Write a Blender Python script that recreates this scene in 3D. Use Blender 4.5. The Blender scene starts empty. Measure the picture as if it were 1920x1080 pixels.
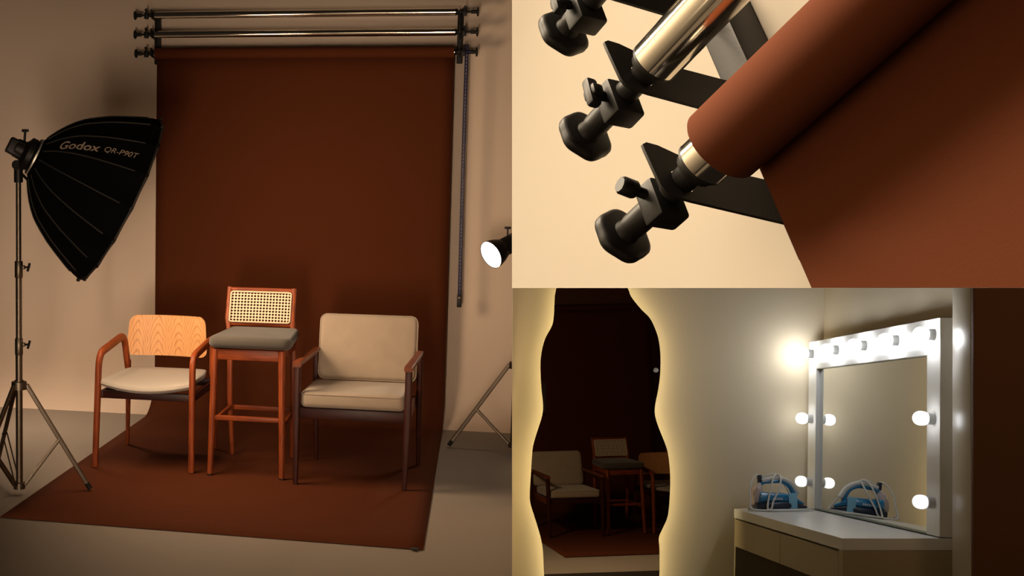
import bpy, bmesh, math, random
from mathutils import Matrix, Vector
random.seed(3)
sc = bpy.context.scene
COL = sc.collection
PI = math.pi

# ------------------------------------------------------------------ camera
CAM = Vector((0, 0, 1.52))
# columns: image right, image down, view direction in world space
def frame_from(depth_dir, lat_dir):
    d = Vector(depth_dir).normalized(); l = Vector(lat_dir).normalized()
    u = l.cross(d).normalized()
    if u.y > 0: u = -u
    l = d.cross(u).normalized()
    if l.x < 0: l = -l
    return l, d, u
_l, _d, _u = frame_from((425, -196, 2250), (10260, 351, -2250))
# rows of W: world axes expressed in (right, down, forward) camera space
W = Matrix((_l, _d, _u))
C2W = Matrix.Translation(CAM) @ W.to_4x4()            # (right, down, forward) -> world
cam_d = bpy.data.cameras.new('camera'); cam = bpy.data.objects.new('camera', cam_d); COL.objects.link(cam)
right = W @ Vector((1, 0, 0)); up = W @ Vector((0, -1, 0)); back = W @ Vector((0, 0, -1))
cam.matrix_world = Matrix.Translation(CAM) @ Matrix((right, up, back)).transposed().to_4x4()
cam_d.sensor_width = 36.0
cam_d.lens = 2250.0 / 1920.0 * 36.0
cam_d.shift_x = 480.0 / 1920.0                           # view camera shifted towards the right-hand sets
cam_d.clip_start = 0.05
sc.camera = cam

# the three sets: studio is the world itself, the close-up rack and the dressing room have frames of their own
STUDIO = Matrix.Identity(4)
def frame(cols, o):
    m = Matrix(cols).transposed().to_4x4()
    return C2W @ (Matrix.Translation(Vector(o)) @ m)
_r = Vector((0.3777022073387752, -0.5286942968101507, -0.7601469483539278))
_dn = Vector((0.12109961934660263, 0.8421120889166469, -0.5255303149148804))
_w = Vector((0.9179738148582972, 0.10644045387366613, 0.3820922729049033))
RACK = frame((_r, _w, -_dn), (0.38400226715557734, -0.11781149471969754, 0.9905821023572808))
_b = Vector((0.9904281620772436, 0.046249590570035304, -0.13005011009759815))
_a = Vector((0.12450416305000842, 0.10740676037764811, 0.9863886157130949))
_uu = Vector((0.059588330632013985, -0.9931388438668998, 0.10062041371017709))
VAN = frame((_b, _a, _uu), (2.2791111111111113, 0.8302222222222222, 4.0))
# studio copies added behind the camera for the wavy mirror to reflect
MIRR = Matrix.Translation((1.1912, -1.4965, 0.7343)) @ Matrix((
    (-0.964267817775088, -0.25941316076984877, -0.05378092247875969),
    (0.23466335269905197, -0.9305465973699418, 0.28109809857639323),
    (-0.12296620065412311, 0.25843343851487166, 0.9581708988244582))).to_4x4() @ Matrix.Translation((1.00, -5.92, 0))

# ------------------------------------------------------------------ world, lights, exposure
wd = bpy.data.worlds.new('world'); sc.world = wd; wd.use_nodes = True
wd.node_tree.nodes['Background'].inputs[0].default_value = (1.0, 0.72, 0.5, 1)
wd.node_tree.nodes['Background'].inputs[1].default_value = 0.012
sc.view_settings.view_transform = 'Standard'; sc.view_settings.look = 'None'
sc.view_settings.gamma = 1.0; sc.view_settings.use_curve_mapping = False
sc.view_settings.exposure = 0.0

def lamp(name, kind, loc, target, power, color, S=STUDIO, **kw):
    l = bpy.data.lights.new(name, kind); l.energy = power; l.color = color
    for k, v in kw.items(): setattr(l, k, v)
    o = bpy.data.objects.new(name, l); COL.objects.link(o)
    p = S @ Vector(loc); t = S @ Vector(target)
    o.matrix_world = Matrix.Translation(p) @ (t - p).to_track_quat('-Z', 'Y').to_matrix().to_4x4()
    return o
WARM = (1.0, 0.72, 0.48)
SOFT_POWER, DISH_POWER, BULB_POWER, LED_POWER = 20.0, 40.0, 48.0, 16.0
lamp('added_front_light', 'AREA', (-0.90, 0.0, 0.60), (-1.50, 7.2, 1.25), 36.0, (1.0, 0.74, 0.53), size=1.2, spread=math.radians(44))  # added beside the camera to lift chairs and wall above the floor
lamp('rack_key_light', 'AREA', (-0.10, -0.98, 1.80), (0.02, 0.1, -0.02), 19.5, (1.0, 0.80, 0.57), RACK, size=1.0, spread=math.radians(60))
lamp('rack_reflection_light', 'AREA', (-0.75, -0.55, 1.0), (-0.75, -1.15, 0.1), 40.0, (1.0, 0.82, 0.58), RACK, size=0.4)  # added to brighten the unseen panel mirrored in the chrome
lamp('rack_fill_light', 'AREA', (0.0, -1.0, -0.30), (0.05, 0.1, 0.0), 1.3, (1.0, 0.74, 0.48), RACK, size=0.7, spread=math.radians(100))  # added fill for the dark underside of the roll
lamp('added_cove_fill', 'AREA', (-3.1, 7.1, 2.7), (-2.75, 6.75, 0.0), 7.0, (1.0, 0.73, 0.51), size=0.5, spread=math.radians(60))  # added to even out floor and wall brightness at the left
lamp('added_panel_light', 'AREA', (0.45, -1.5, 1.35), (0.25, -0.2, 0.35), 2.2, (1.0, 0.62, 0.30), VAN, size=0.25)  # added to brighten the brown panel and the desk side
lamp('mirror_copy_light', 'AREA', (-2.2, 4.2, 2.2), (-1.0, 6.2, 0.5), 1.6, (1.0, 0.50, 0.20), MIRR, size=0.5)  # added to light the chair copies reflected in the wavy mirror

# ------------------------------------------------------------------ materials
def srgb(h):
    if isinstance(h, str): h = tuple(int(h[i:i + 2], 16) for i in (0, 2, 4))
    return tuple((c / 255 / 12.92 if c / 255 <= .04045 else ((c / 255 + .055) / 1.055) ** 2.4) for c in h)
def mat(name, col, rough=.6, metal=0., noise=0., nscale=20., bump=0., bscale=200., emit=None, estr=0., coat=0., spec=.5, sheen=0.):
    m = bpy.data.materials.new(name); m.use_nodes = True
    nt = m.node_tree; b = nt.nodes['Principled BSDF']
    c = srgb(col) if isinstance(col, str) else col
    b.inputs['Base Color'].default_value = (*c, 1)
    b.inputs['Roughness'].default_value = rough; b.inputs['Metallic'].default_value = metal
    b.inputs['Specular IOR Level'].default_value = spec
    if coat: b.inputs['Coat Weight'].default_value = coat; b.inputs['Coat Roughness'].default_value = .15
    if sheen: b.inputs['Sheen Weight'].default_value = sheen
    tc = nt.nodes.new('ShaderNodeTexCoord')
    if noise:
        n = nt.nodes.new('ShaderNodeTexNoise'); n.inputs['Scale'].default_value = nscale; n.inputs['Detail'].default_value = 4
        nt.links.new(tc.outputs['Object'], n.inputs['Vector'])
        mr = nt.nodes.new('ShaderNodeMapRange'); mr.inputs['To Min'].default_value = 1 - noise; mr.inputs['To Max'].default_value = 1 + noise
        nt.links.new(n.outputs['Fac'], mr.inputs['Value'])
        mx = nt.nodes.new('ShaderNodeVectorMath'); mx.operation = 'SCALE'; mx.inputs[0].default_value = c
        nt.links.new(mr.outputs[0], mx.inputs['Scale']); nt.links.new(mx.outputs[0], b.inputs['Base Color'])
    if bump:
        n2 = nt.nodes.new('ShaderNodeTexNoise'); n2.inputs['Scale'].default_value = bscale; n2.inputs['Detail'].default_value = 3
        nt.links.new(tc.outputs['Object'], n2.inputs['Vector'])
        bp = nt.nodes.new('ShaderNodeBump'); bp.inputs['Strength'].default_value = bump; bp.inputs['Distance'].default_value = .002
        nt.links.new(n2.outputs['Fac'], bp.inputs['Height']); nt.links.new(bp.outputs[0], b.inputs['Normal'])
    if emit:
        b.inputs['Emission Color'].default_value = (*emit, 1); b.inputs['Emission Strength'].default_value = estr
    return m
def wood(name, c1, c2, axis='Z', scale=14., rough=.48, arches=False):
    m = bpy.data.materials.new(name); m.use_nodes = True; nt = m.node_tree; b = nt.nodes['Principled BSDF']
    tc = nt.nodes.new('ShaderNodeTexCoord'); mp = nt.nodes.new('ShaderNodeMapping')
    nt.links.new(tc.outputs['Object'], mp.inputs['Vector'])
    rp = nt.nodes.new('ShaderNodeValToRGB')
    if arches:     # cathedral figure of plain sliced veneer, repeated across the sheet
        sx = nt.nodes.new('ShaderNodeSeparateXYZ'); nt.links.new(mp.outputs[0], sx.inputs[0])
        def mth(op, a, bb=None, v=None):
            n = nt.nodes.new('ShaderNodeMath'); n.operation = op; nt.links.new(a, n.inputs[0])
            if bb is not None: nt.links.new(bb, n.inputs[1])
            elif v is not None: n.inputs[1].default_value = v
            return n.outputs[0]
        nz = nt.nodes.new('ShaderNodeTexNoise'); nz.inputs['Scale'].default_value = 9; nt.links.new(tc.outputs['Object'], nz.inputs['Vector'])
        xx = mth('ADD', sx.outputs[0], mth('MULTIPLY', nz.outputs['Fac'], v=.03))
        px = mth('PINGPONG', mth('ADD', xx, v=.51), v=.057)
        h = mth('ADD', mth('MULTIPLY', mth('POWER', px, v=1.7), v=11.), mth('MULTIPLY', sx.outputs[2], v=.55))
        h = mth('ADD', h, mth('MULTIPLY', nz.outputs['Fac'], v=.05))
        s = mth('SINE', mth('MULTIPLY', h, v=230.))
        s = mth('MULTIPLY', mth('ADD', s, v=1.), v=.5)
        s = mth('POWER', s, v=6.)
        mp2 = nt.nodes.new('ShaderNodeMapping'); mp2.inputs['Scale'].default_value = (260, 30, 6); nt.links.new(tc.outputs['Object'], mp2.inputs['Vector'])
        n2 = nt.nodes.new('ShaderNodeTexNoise'); n2.inputs['Scale'].default_value = 1; nt.links.new(mp2.outputs[0], n2.inputs['Vector'])
        f = mth('ADD', mth('MULTIPLY', s, v=.24), mth('MULTIPLY', n2.outputs['Fac'], v=.58))
        nt.links.new(f, rp.inputs['Fac'])
    else:
        s = [scale * 6] * 3; s['XYZ'.index(axis)] = scale * .5; mp.inputs['Scale'].default_value = s
        n = nt.nodes.new('ShaderNodeTexNoise'); n.inputs['Scale'].default_value = 1.0; n.inputs['Detail'].default_value = 5; n.inputs['Distortion'].default_value = .6
        nt.links.new(mp.outputs[0], n.inputs['Vector']); nt.links.new(n.outputs['Fac'], rp.inputs['Fac'])
    rp.color_ramp.elements[0].position = .3; rp.color_ramp.elements[1].position = .72
    rp.color_ramp.elements[0].color = (*srgb(c1), 1); rp.color_ramp.elements[1].color = (*srgb(c2), 1)
    nt.links.new(rp.outputs[0], b.inputs['Base Color']); b.inputs['Roughness'].default_value = rough
    b.inputs['Coat Weight'].default_value = .04; b.inputs['Coat Roughness'].default_value = .3; b.inputs['Specular IOR Level'].default_value = .3
    return m
def emission(name, col, strength):
    m = bpy.data.materials.new(name); m.use_nodes = True; nt = m.node_tree
    b = nt.nodes['Principled BSDF']; b.inputs['Base Color'].default_value = (.8, .8, .8, 1)
    b.inputs['Emission Color'].default_value = (*col, 1); b.inputs['Emission Strength'].default_value = strength
    return m

M = {}
M['wall'] = mat('warm_plaster', (.78, .63, .50), .9, noise=.03, nscale=3, bump=.05, bscale=60)
M['floor'] = mat('painted_floor', (.29, .245, .20), .75, noise=.08, nscale=2, bump=.04)
M['paper'] = mat('brown_paper', (.094, .0238, .0074), .9, noise=.05, nscale=4, bump=.05, bscale=400, spec=.12)
M['chrome'] = mat('polished_tube', (.84, .78, .69), .12, 1.0)
M['bright_ring'] = mat('brushed_ring', (.95, .90, .80), .5, 1.0)
M['steel'] = mat('dull_steel', (.15, .12, .09), .42, 1.0)
M['black'] = mat('black_plastic', (.0065, .0052, .0042), .5, bump=.05, bscale=300, spec=.35)
M['blackmetal'] = mat('black_powder_coat', (.011, .008, .006), .55, bump=.08, bscale=500, spec=.35)
M['fabric_black'] = mat('black_nylon', (.0022, .002, .002), .85, bump=.1, bscale=300, spec=.06)
M['seam'] = mat('black_nylon_seam', (.030, .024, .018), .7)
M['print'] = mat('grey_print', (.44, .34, .24), .7)
M['diffuser'] = emission('softbox_diffuser', (1.0, .70, .45), SOFT_POWER)
M['dish_face'] = emission('lamp_face', (1.0, .88, .72), DISH_POWER)
M['cherry'] = wood('reddish_wood', '6a2c10', 'a04c1e', 'Z')
M['cherry_arm'] = wood('reddish_wood_arm', '6e2f11', 'a8521f', 'Y')
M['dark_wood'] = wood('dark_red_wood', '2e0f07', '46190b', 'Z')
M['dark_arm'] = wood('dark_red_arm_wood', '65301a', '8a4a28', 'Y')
M['rail_wood'] = wood('reddish_rail_wood', '6a2c10', '9a481c', 'X')
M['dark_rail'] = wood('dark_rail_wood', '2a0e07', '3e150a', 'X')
M['veneer'] = wood('veneer', 'd8a06a', '9a5f30', arches=True, rough=.45)
M['grey_fabric'] = mat('light_grey_fabric', (.40, .36, .31), .95, noise=.12, nscale=160, bump=.3, bscale=700, sheen=.2)
M['beige'] = mat('beige_velvet', (.37, .295, .22), .9, noise=.10, nscale=14, bump=.15, bscale=500, sheen=.4)
M['charcoal'] = mat('charcoal_fabric', (.072, .062, .050), .95, noise=.2, nscale=200, bump=.3, bscale=700, sheen=.2)
M['cane'] = mat('woven_cane', (.74, .63, .45), .6, noise=.12, nscale=120)
M['navy'] = mat('navy_chain', (.002, .004, .045), .4)
M['paleblue'] = mat('pale_chain_link', (.03, .055, .33), .4)
M['white'] = mat('white_laminate', (.78, .77, .74), .32, spec=.4)
M['white_gloss'] = mat('white_gloss_paint', (.62, .56, .46), .36)
M['desk'] = mat('cream_laminate', (.40, .325, .20), .45)
M['desk_dark'] = mat('desk_painted_shade', (.03, .022, .014), .8)  # near-black stands in for shade between drawers and in the knee space
M['cream'] = mat('cream_plaster', (.64, .545, .39), .85, noise=.02, nscale=3, bump=.04, bscale=80)
M['rackwall'] = mat('cream_board', (.39, .342, .275), .9, noise=.02, nscale=6)
M['brownwall'] = mat('brown_panel', (.15, .055, .018), .8, noise=.05, nscale=3)
M['mirror'] = mat('mirror_glass', (.86, .87, .84), .0, 1.0)
M['dimmed_glass'] = mat('wavy_mirror_glass', (.56, .48, .37), .0, 1.0)  # glass colour darkened to imitate the dimness of the reflected room
M['mirror_edge'] = mat('mirror_edge', (.12, .16, .13), .3)
M['bulb'] = emission('bulb_glass', (.96, .98, 1.0), BULB_POWER)
M['bulb_mid'] = emission('bulb_glass_fade_mid', (.96, .98, 1.0), BULB_POWER * .22)  # side bulbs weakened downwards to imitate a fade to dark
M['bulb_low'] = emission('bulb_glass_fade_low', (.96, .98, 1.0), BULB_POWER * .022)
M['socket'] = mat('bulb_socket', (.55, .55, .54), .4)
M['led'] = emission('led_strip', (1.0, .80, .42), LED_POWER)
M['iron_blue'] = mat('blue_plastic', (.016, .19, .40), .25, coat=.4)
M['iron_dark'] = mat('dark_blue_plastic', (.012, .02, .045), .35)
M['iron_white'] = mat('white_plastic', (.62, .60, .58), .35)
M['iron_clear'] = mat('pink_clear_tank', (.55, .44, .42), .2)
M['cord'] = mat('white_cord', (.66, .64, .60), .5)
M['tagblue'] = mat('pale_blue_label', (.22, .50, .70), .5)
M['tape'] = mat('dark_tape', (.02, .015, .012), .7)

# ------------------------------------------------------------------ mesh helpers
def xf(bm, verts, m):
    bmesh.ops.transform(bm, matrix=m, verts=verts); return verts
def box(bm, lo, hi, bev=0., seg=2, m=None):
    lo = Vector(lo); hi = Vector(hi)
    t = bmesh.new(); bmesh.ops.create_cube(t, size=1)
    bmesh.ops.transform(t, matrix=Matrix.Translation((lo + hi) / 2) @ Matrix.Diagonal((*(hi - lo), 1)), verts=t.verts)
    if bev: bmesh.ops.bevel(t, geom=t.edges[:], offset=bev, segments=seg, profile=.5, affect='EDGES')
    if m is not None: bmesh.ops.transform(t, matrix=m, verts=t.verts)
    me = bpy.data.meshes.new('t'); t.to_mesh(me); t.free(); bm.from_mesh(me); bpy.data.meshes.remove(me)
def rings(bm, rs, close=True, caps=True):
    """skin a list of rings (lists of points)"""
    vs = [[bm.verts.new(p) for p in r] for r in rs]; n = len(vs[0])
    for a, b in zip(vs, vs[1:]):
        for i in range(n if close else n - 1):
            j = (i + 1) % n; bm.faces.new((a[i], a[j], b[j], b[i]))
    if caps and close:
        bm.faces.new(vs[0][::-1]); bm.faces.new(vs[-1])
    return vs
def circ(n): return [(math.cos(2 * PI * i / n), math.sin(2 * PI * i / n)) for i in range(n)]
def rrect(w, h, r, n=3):
    out = []
    for sx, sy, a0 in ((1, 1, 0), (-1, 1, 90), (-1, -1, 180), (1, -1, 270)):
        for k in range(n + 1):
            a = math.radians(a0 + 90 * k / n); out.append((sx * (w / 2 - r) + r * math.cos(a), sy * (h / 2 - r) + r * math.sin(a)))
    return out
def sweep(bm, pts, sec, side=None, scales=None, caps=True):
    """sweep a closed 2D section along pts; side fixes the section's first axis"""
    pts = [Vector(p) for p in pts]; rs = []; s = None
    for i, p in enumerate(pts):
        t = (pts[min(i + 1, len(pts) - 1)] - pts[max(i - 1, 0)]).normalized()
        if side is not None: s = Vector(side); s = (s - t * s.dot(t)).normalized()
        else:
            if s is None:
                s = Vector((0, 0, 1)).cross(t)
                if s.length < .05: s = Vector((1, 0, 0)).cross(t)
            s = (s - t * s.dot(t)).normalized()
        n = t.cross(s); k = scales[i] if scales else 1.
        kx, ky = k if isinstance(k, tuple) else (k, k)
        rs.append([p + s * (a * kx) + n * (b * ky) for a, b in sec])
    rings(bm, rs, True, caps)
def tube(bm, pts, r, n=12, scales=None, caps=True): sweep(bm, pts, [(r * a, r * b) for a, b in circ(n)], None, scales, caps)
def lathe(bm, prof, m=None, n=32, caps=True):
    """prof: (axial, radius) along local +Z"""
    rs = [[Vector((r * a, r * b, z)) for a, b in circ(n)] for z, r in prof]
    if m is not None: rs = [[m @ p for p in r] for r in rs]
    rings(bm, rs, True, caps)
def axis_m(p, direction):
    return Matrix.Translation(Vector(p)) @ Vector(direction).to_track_quat('Z', 'Y').to_matrix().to_4x4()
def prism(bm, pts2, f, t0, t1):
    """extrude outline; f(u, v, t) -> point"""
    a = [bm.verts.new(f(u, v, t0)) for u, v in pts2]; b = [bm.verts.new(f(u, v, t1)) for u, v in pts2]
    n = len(a); bm.faces.new(a[::-1]); bm.faces.new(b)
    for i in range(n): bm.faces.new((a[i], a[(i + 1) % n], b[(i + 1) % n], b[i]))
def cushion(bm, sx, sy, sz, r, puff=.0, n=14, m=None, corner=None):
    """rounded box with soft crowned faces, centred at the origin"""
    cr = corner or r
    t = bmesh.new(); bmesh.ops.create_grid(t, x_segments=n, y_segments=n, size=.5)
    me = bpy.data.meshes.new('t'); t.free(); bpy.data.meshes.remove(me)
    prof = []
    k = 6
    for i in range(k + 1):
        a = -PI / 2 + PI / 2 * i / k; prof.append((r * math.cos(a) - r, -sz / 2 + r + r * math.sin(a)))
    for i in range(k + 1):
        a = PI / 2 * i / k; prof.append((r * math.cos(a) - r, sz / 2 - r + r * math.sin(a)))
    rs = []
    def ring(off, z): return [Vector((x, y, z)) for x, y in rrect(sx + 2 * off, sy + 2 * off, max(cr + off, .002), 6)]
    for off, z in prof: rs.append(ring(off, z))
    for q in (.8, .6, .4, .2, .05):       # top and bottom crowns
        pts = [Vector((p.x * q, p.y * q, 0)) for p in ring(prof[-1][0], 0)]
        def crown(p): return puff * max(0, 1 - (2 * p.x / sx) ** 2) * max(0, 1 - (2 * p.y / sy) ** 2)
        rs.append([p + Vector((0, 0, sz / 2 + crown(p))) for p in pts]); rs.insert(0, [p - Vector((0, 0, sz / 2 + crown(p) * .5)) for p in pts])
    if m is not None: rs = [[m @ p for p in q] for q in rs]
    rings(bm, rs)
def fillet(pts, r, n=5):
    out = [Vector(pts[0])]
    for a, p, b in zip(pts, pts[1:], pts[2:]):
        a, p, b = Vector(a), Vector(p), Vector(b); d1 = (a - p); d2 = (b - p)
        k = min(r, d1.length * .45, d2.length * .45); p0 = p + d1.normalized() * k; p1 = p + d2.normalized() * k
        for i in range(n + 1):
            t = i / n; out.append(p0 * (1 - t) ** 2 + p * 2 * t * (1 - t) + p1 * t * t)
    out.append(Vector(pts[-1])); return out

# ------------------------------------------------------------------ object helpers
BASE = {}
LIFT = .0052
def tag(o, label, cat, group=None):
    o['label'] = label; o['category'] = cat
    if group: o['group'] = group
def thing(name, label, cat, base, S=STUDIO, group=None):
    o = bpy.data.objects.new(name, None); o.empty_display_size = .05; COL.objects.link(o)
    o.matrix_world = S @ Matrix.Translation(Vector(base)); BASE[o.name] = Vector(base); tag(o, label, cat, group); return o
def finish(bm, name, m, smooth=.7):
    bmesh.ops.recalc_face_normals(bm, faces=bm.faces)
    for f in bm.faces: f.smooth = True
    for e in bm.edges: e.smooth = e.calc_face_angle(0.) < smooth
    me = bpy.data.meshes.new(name); bm.to_mesh(me); bm.free()
    for x in (m if isinstance(m, (list, tuple)) else [m]): me.materials.append(x)
    return me
def root_of(o):
    while o.parent: o = o.parent
    return o
def part(name, bm, m, parent, label=None, smooth=.7):
    bmesh.ops.translate(bm, vec=-BASE[root_of(parent).name], verts=bm.verts)
    o = bpy.data.objects.new(name, finish(bm, name, m, smooth)); COL.objects.link(o); o.parent = parent
    if label: o['label'] = label
    return o
def single(name, bm, m, label, cat, base, S=STUDIO, group=None):
    bmesh.ops.translate(bm, vec=-Vector(base), verts=bm.verts)
    o = bpy.data.objects.new(name, finish(bm, name, m)); COL.objects.link(o)
    o.matrix_world = S @ Matrix.Translation(Vector(base)); BASE[o.name] = Vector(base); tag(o, label, cat, group); return o
def struct(name, bm, m, S=STUDIO, label=None, cat=None):
    o = bpy.data.objects.new(name, finish(bm, name, m)); COL.objects.link(o); o.matrix_world = S; o['kind'] = 'structure'
    if label: o['label'] = label; o['category'] = cat or name.split('_')[0]
    return o
def copy_tree(o, mtx, label, group=None):
    c = o.copy(); COL.objects.link(c); c.matrix_world = mtx @ o.matrix_world.copy()
    c['label'] = label
    if group: c['group'] = group
    def kids(src, dst):
        for ch in list(src.children):
            k = ch.copy(); COL.objects.link(k); k.parent = dst; kids(ch, k)
    kids(o, c); return c
B = bmesh.new

# ================================================================== STUDIO SET
WALLY = 7.67
bm = B()   # wall sweeping into the floor with a small cove
prof = [(7.40, .0), (7.47, .012), (7.55, .045), (7.62, .105), (7.655, .19), (WALLY, .30), (WALLY, 3.6), (WALLY + .1, 3.6), (WALLY + .1, -.1), (7.40, -.1)]
rings(bm, [[Vector((x, y, z)) for y, z in prof] for x in (-4.2, 3.0)])
struct('wall_back', bm, M['wall'], label='warm beige studio wall behind the brown paper backdrop', cat='wall')
bm = B()
fl = [(-4.2, 3.2), (.1249, 3.2), (.1904, 6.0), (.30, 6.2), (3.0, 6.35), (3.0, 7.40), (-4.2, 7.40)]
prism(bm, fl, lambda u, v, t: Vector((u, v, t)), -.1, 0)
floor_o = struct('floor', bm, M['floor'], label='pale painted studio floor around the brown paper', cat='floor')

# ---- backdrop rack (same hardware in the studio and in the close-up)
def knob_star(bm, p, d, r, th):
    n = 48; m = axis_m(p, d); rs = []
    for z, k in ((0, .84), (th * .12, .95), (th * .3, 1.0), (th * .7, 1.0), (th * .9, .95), (th, .80)):
        ring = []
        for i in range(n):
            a = 2 * PI * i / n; lob = 1 - .035 * (1 + math.cos(6 * a))
            ring.append(m @ Vector((r * k * lob * math.cos(a), r * k * lob * math.sin(a), z)))
        rs.append(ring)
    rings(bm, rs)
    lathe(bm, [(th, r * .5), (th * 1.12, r * .42)], m, 20)
def rod_end(root, sgn, x, y, z, L, detail, screw=(0, -1, 0), wing=False):
    """clamp, shaft and knob outside a bracket; sgn -1 = left end; x = tube end"""
    D = Vector((sgn, 0, 0)); P = Vector((x, y, z))
    bm = B(); lathe(bm, [(0, .0222), (.004, .0222), (.006, .0190), (.0115, .0180), (.0130, .0118), (.044, .0115)], axis_m(P, D), 32 if detail else 16); cap = part('end_cap', bm, M['black'], root)
    C = P + D * .056
    bm = B(); box(bm, (-.0115, -.017, -.0235), (.0115, .015, .0155), .003, 2, Matrix.Translation(C)); cl = part('clamp_block', bm, M['black'], root)
    bm = B(); sd = Vector(screw)
    lathe(bm, [(.012, .0048), (.027, .0048)], axis_m(C, sd), 14)
    if wing: box(bm, (-.0050, -.0155, .024), (.0050, .0155, .036), .003, 2, axis_m(C, sd)); box(bm, (-.0085, -.0065, .022), (.0085, .0065, .034), .003, 2, axis_m(C, sd))
    else: lathe(bm, [(.026, .0065), (.028, .0082), (.041, .0082), (.043, .0068)], axis_m(C, sd), 10)
    part('clamp_screw', bm, M['black'], cl)
    bm = B(); lathe(bm, [(.066, .0066), (L - .036, .0066), (L - .036, .0110), (L - .033, .0122), (L - .012, .0122), (L - .006, .0110), (L - .001, .0125)], axis_m(P, D), 24)
    part('shaft', bm, M['black'], root)
    bm = B(); knob_star(bm, P + D * (L - .001), D, .0282, .0125); part('knob', bm, M['black'], root)
def bracket(name, label, S, x, y, z0, wall_y, base, n_rods=3, group=None, sgn=-1):
    t = thing(name, label, 'bracket', base, S, group)
    bm = B(); box(bm, (x - .018, wall_y - .045, z0 - .055), (x + .018, wall_y - .0006, z0 + .12 * (n_rods - 1) + .03), .003); part('wall_channel', bm, M['blackmetal'], t)
    for k in range(n_rods):
        z = z0 + .12 * k
        bm = B()
        hole = [(y + .0124 * math.cos(-PI / 2 - 2 * PI * q / 24), z + .0124 * math.sin(-PI / 2 - 2 * PI * q / 24)) for q in range(25)]
        out = [(y, z - .0215)] + hole + [(y + .0001, z - .0215), (wall_y - .045, z - .030), (wall_y - .045, z + .018), (y + .034, z + .022), (y + .004, z + .030), (y - .014, z + .036), (y - .026, z + .037), (y - .031, z + .034), (y - .031, z + .028), (y - .0275, z - .010), (y - .024, z - .0165), (y - .018, z - .0190)]
        prism(bm, out, lambda u, v, q: Vector((q, u, v)), x - .0014, x + .0014)
        part('hook_arm', bm, M['blackmetal'], t)
    return t

RY, RZ = 7.50, 2.315
XL, XR = -2.10, -.165
for (nm, lb, x, sg) in (('tube_bracket', 'black three-hook wall bracket at the left end of the chrome tubes above the armchairs', XL, -1),
                    ('tube_bracket', 'black three-hook wall bracket at the right end of the chrome tubes beside the hanging chain', XR, 1)):
    bracket(nm, lb, STUDIO, x, RY, RZ, WALLY, (x, WALLY, RZ - .05), sgn=sg)
for k, lb in ((2, 'bare chrome backdrop tube, topmost of three on the studio wall'), (1, 'bare chrome backdrop tube, middle one on the studio wall')):
    z = RZ + .12 * k
    t = thing('backdrop_tube', lb, 'tube', ((XL + XR) / 2, RY, z), STUDIO, 'chrome backdrop tubes')
    bm = B(); lathe(bm, [(XL + .02, .0225), (XR - .028, .0225)], Matrix.Translation((0, RY, z)) @ Matrix.Rotation(PI / 2, 4, 'Y'), 28); part('tube', bm, M['chrome'], t)
    rod_end(t, -1, XL + .02, RY, z, .125, False, (0, -.4, 1)); rod_end(t, 1, XR - .028, RY, z, .128, False, (0, 0, 1), wing=True)
t = thing('backdrop_tube', 'chrome backdrop tube inside the brown paper roll on the studio wall', 'tube', ((XL + XR) / 2, RY, RZ), STUDIO, 'chrome backdrop tubes')
bm = B(); lathe(bm, [(XL + .02, .0225), (XR - .028, .0225)], Matrix.Translation((0, RY, RZ)) @ Matrix.Rotation(PI / 2, 4, 'Y'), 28); part('tube', bm, M['chrome'], t)
rod_end(t, -1, XL + .02, RY, RZ, .118, False, (0, -.4, 1)); rod_end(t, 1, XR - .028, RY, RZ, .128, False, (0, 0, 1))

PX0, PX1 = -2.075, -.195
back_t = thing('paper_backdrop', 'brown seamless paper backdrop hanging from the wall and running under the chairs', 'backdrop', (-1.135, RY, 0))
bm = B(); rr = .0355
lathe(bm, [(PX0, .0236), (PX0, rr), (PX1, rr), (PX1, .0236), (PX0, .0236)], Matrix.Translation((0, RY, RZ)) @ Matrix.Rotation(PI / 2, 4, 'Y'), 40, False)
part('paper_roll', bm, M['paper'], back_t)
bm = B(); path = [(RY + rr, RZ)]
for i in range(1, 15): path.append((RY + rr - .004 * math.sin(PI * i / 15), RZ - (RZ - .30) * i / 15))
for i in range(13):
    a = PI / 2 * i / 12; path.append((7.29 + .245 * math.cos(a), .30 - .296 * math.sin(a)))
for i in range(1, 13): path.append((7.29 - (7.29 - 4.95) * i / 12, .004))
inner = [(y, z) for y, z in path]; th = .0015
nx = 24; grid = []
for i in range(nx + 1):
    x = PX0 + (PX1 - PX0) * i / nx; col = []
    for j, (y, z) in enumerate(path):
        dy = -.045 * (i / nx) if j == len(path) - 1 else 0.
        col.append(bm.verts.new((x, y + dy, z)))
    grid.append(col)
for i in range(nx):
    for j in range(len(path) - 1): bm.faces.new((grid[i][j], grid[i + 1][j], grid[i + 1][j + 1], grid[i][j + 1]))
sheet = part('paper_sheet', bm, M['paper'], back_t)
md = sheet.modifiers.new('thickness', 'SOLIDIFY'); md.thickness = .0015; md.offset = 0

bm = B(); box(bm, (-.247, 4.892, .006), (-.215, 4.915, .0095), .0012); box(bm, (-.236, 4.880, .0065), (-.228, 4.893, .015), .002)
single('paper_clip', bm, M['tape'], 'small dark clip on the front right corner of the brown paper on the floor', 'clip', (-.23, 4.90, .004))

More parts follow.
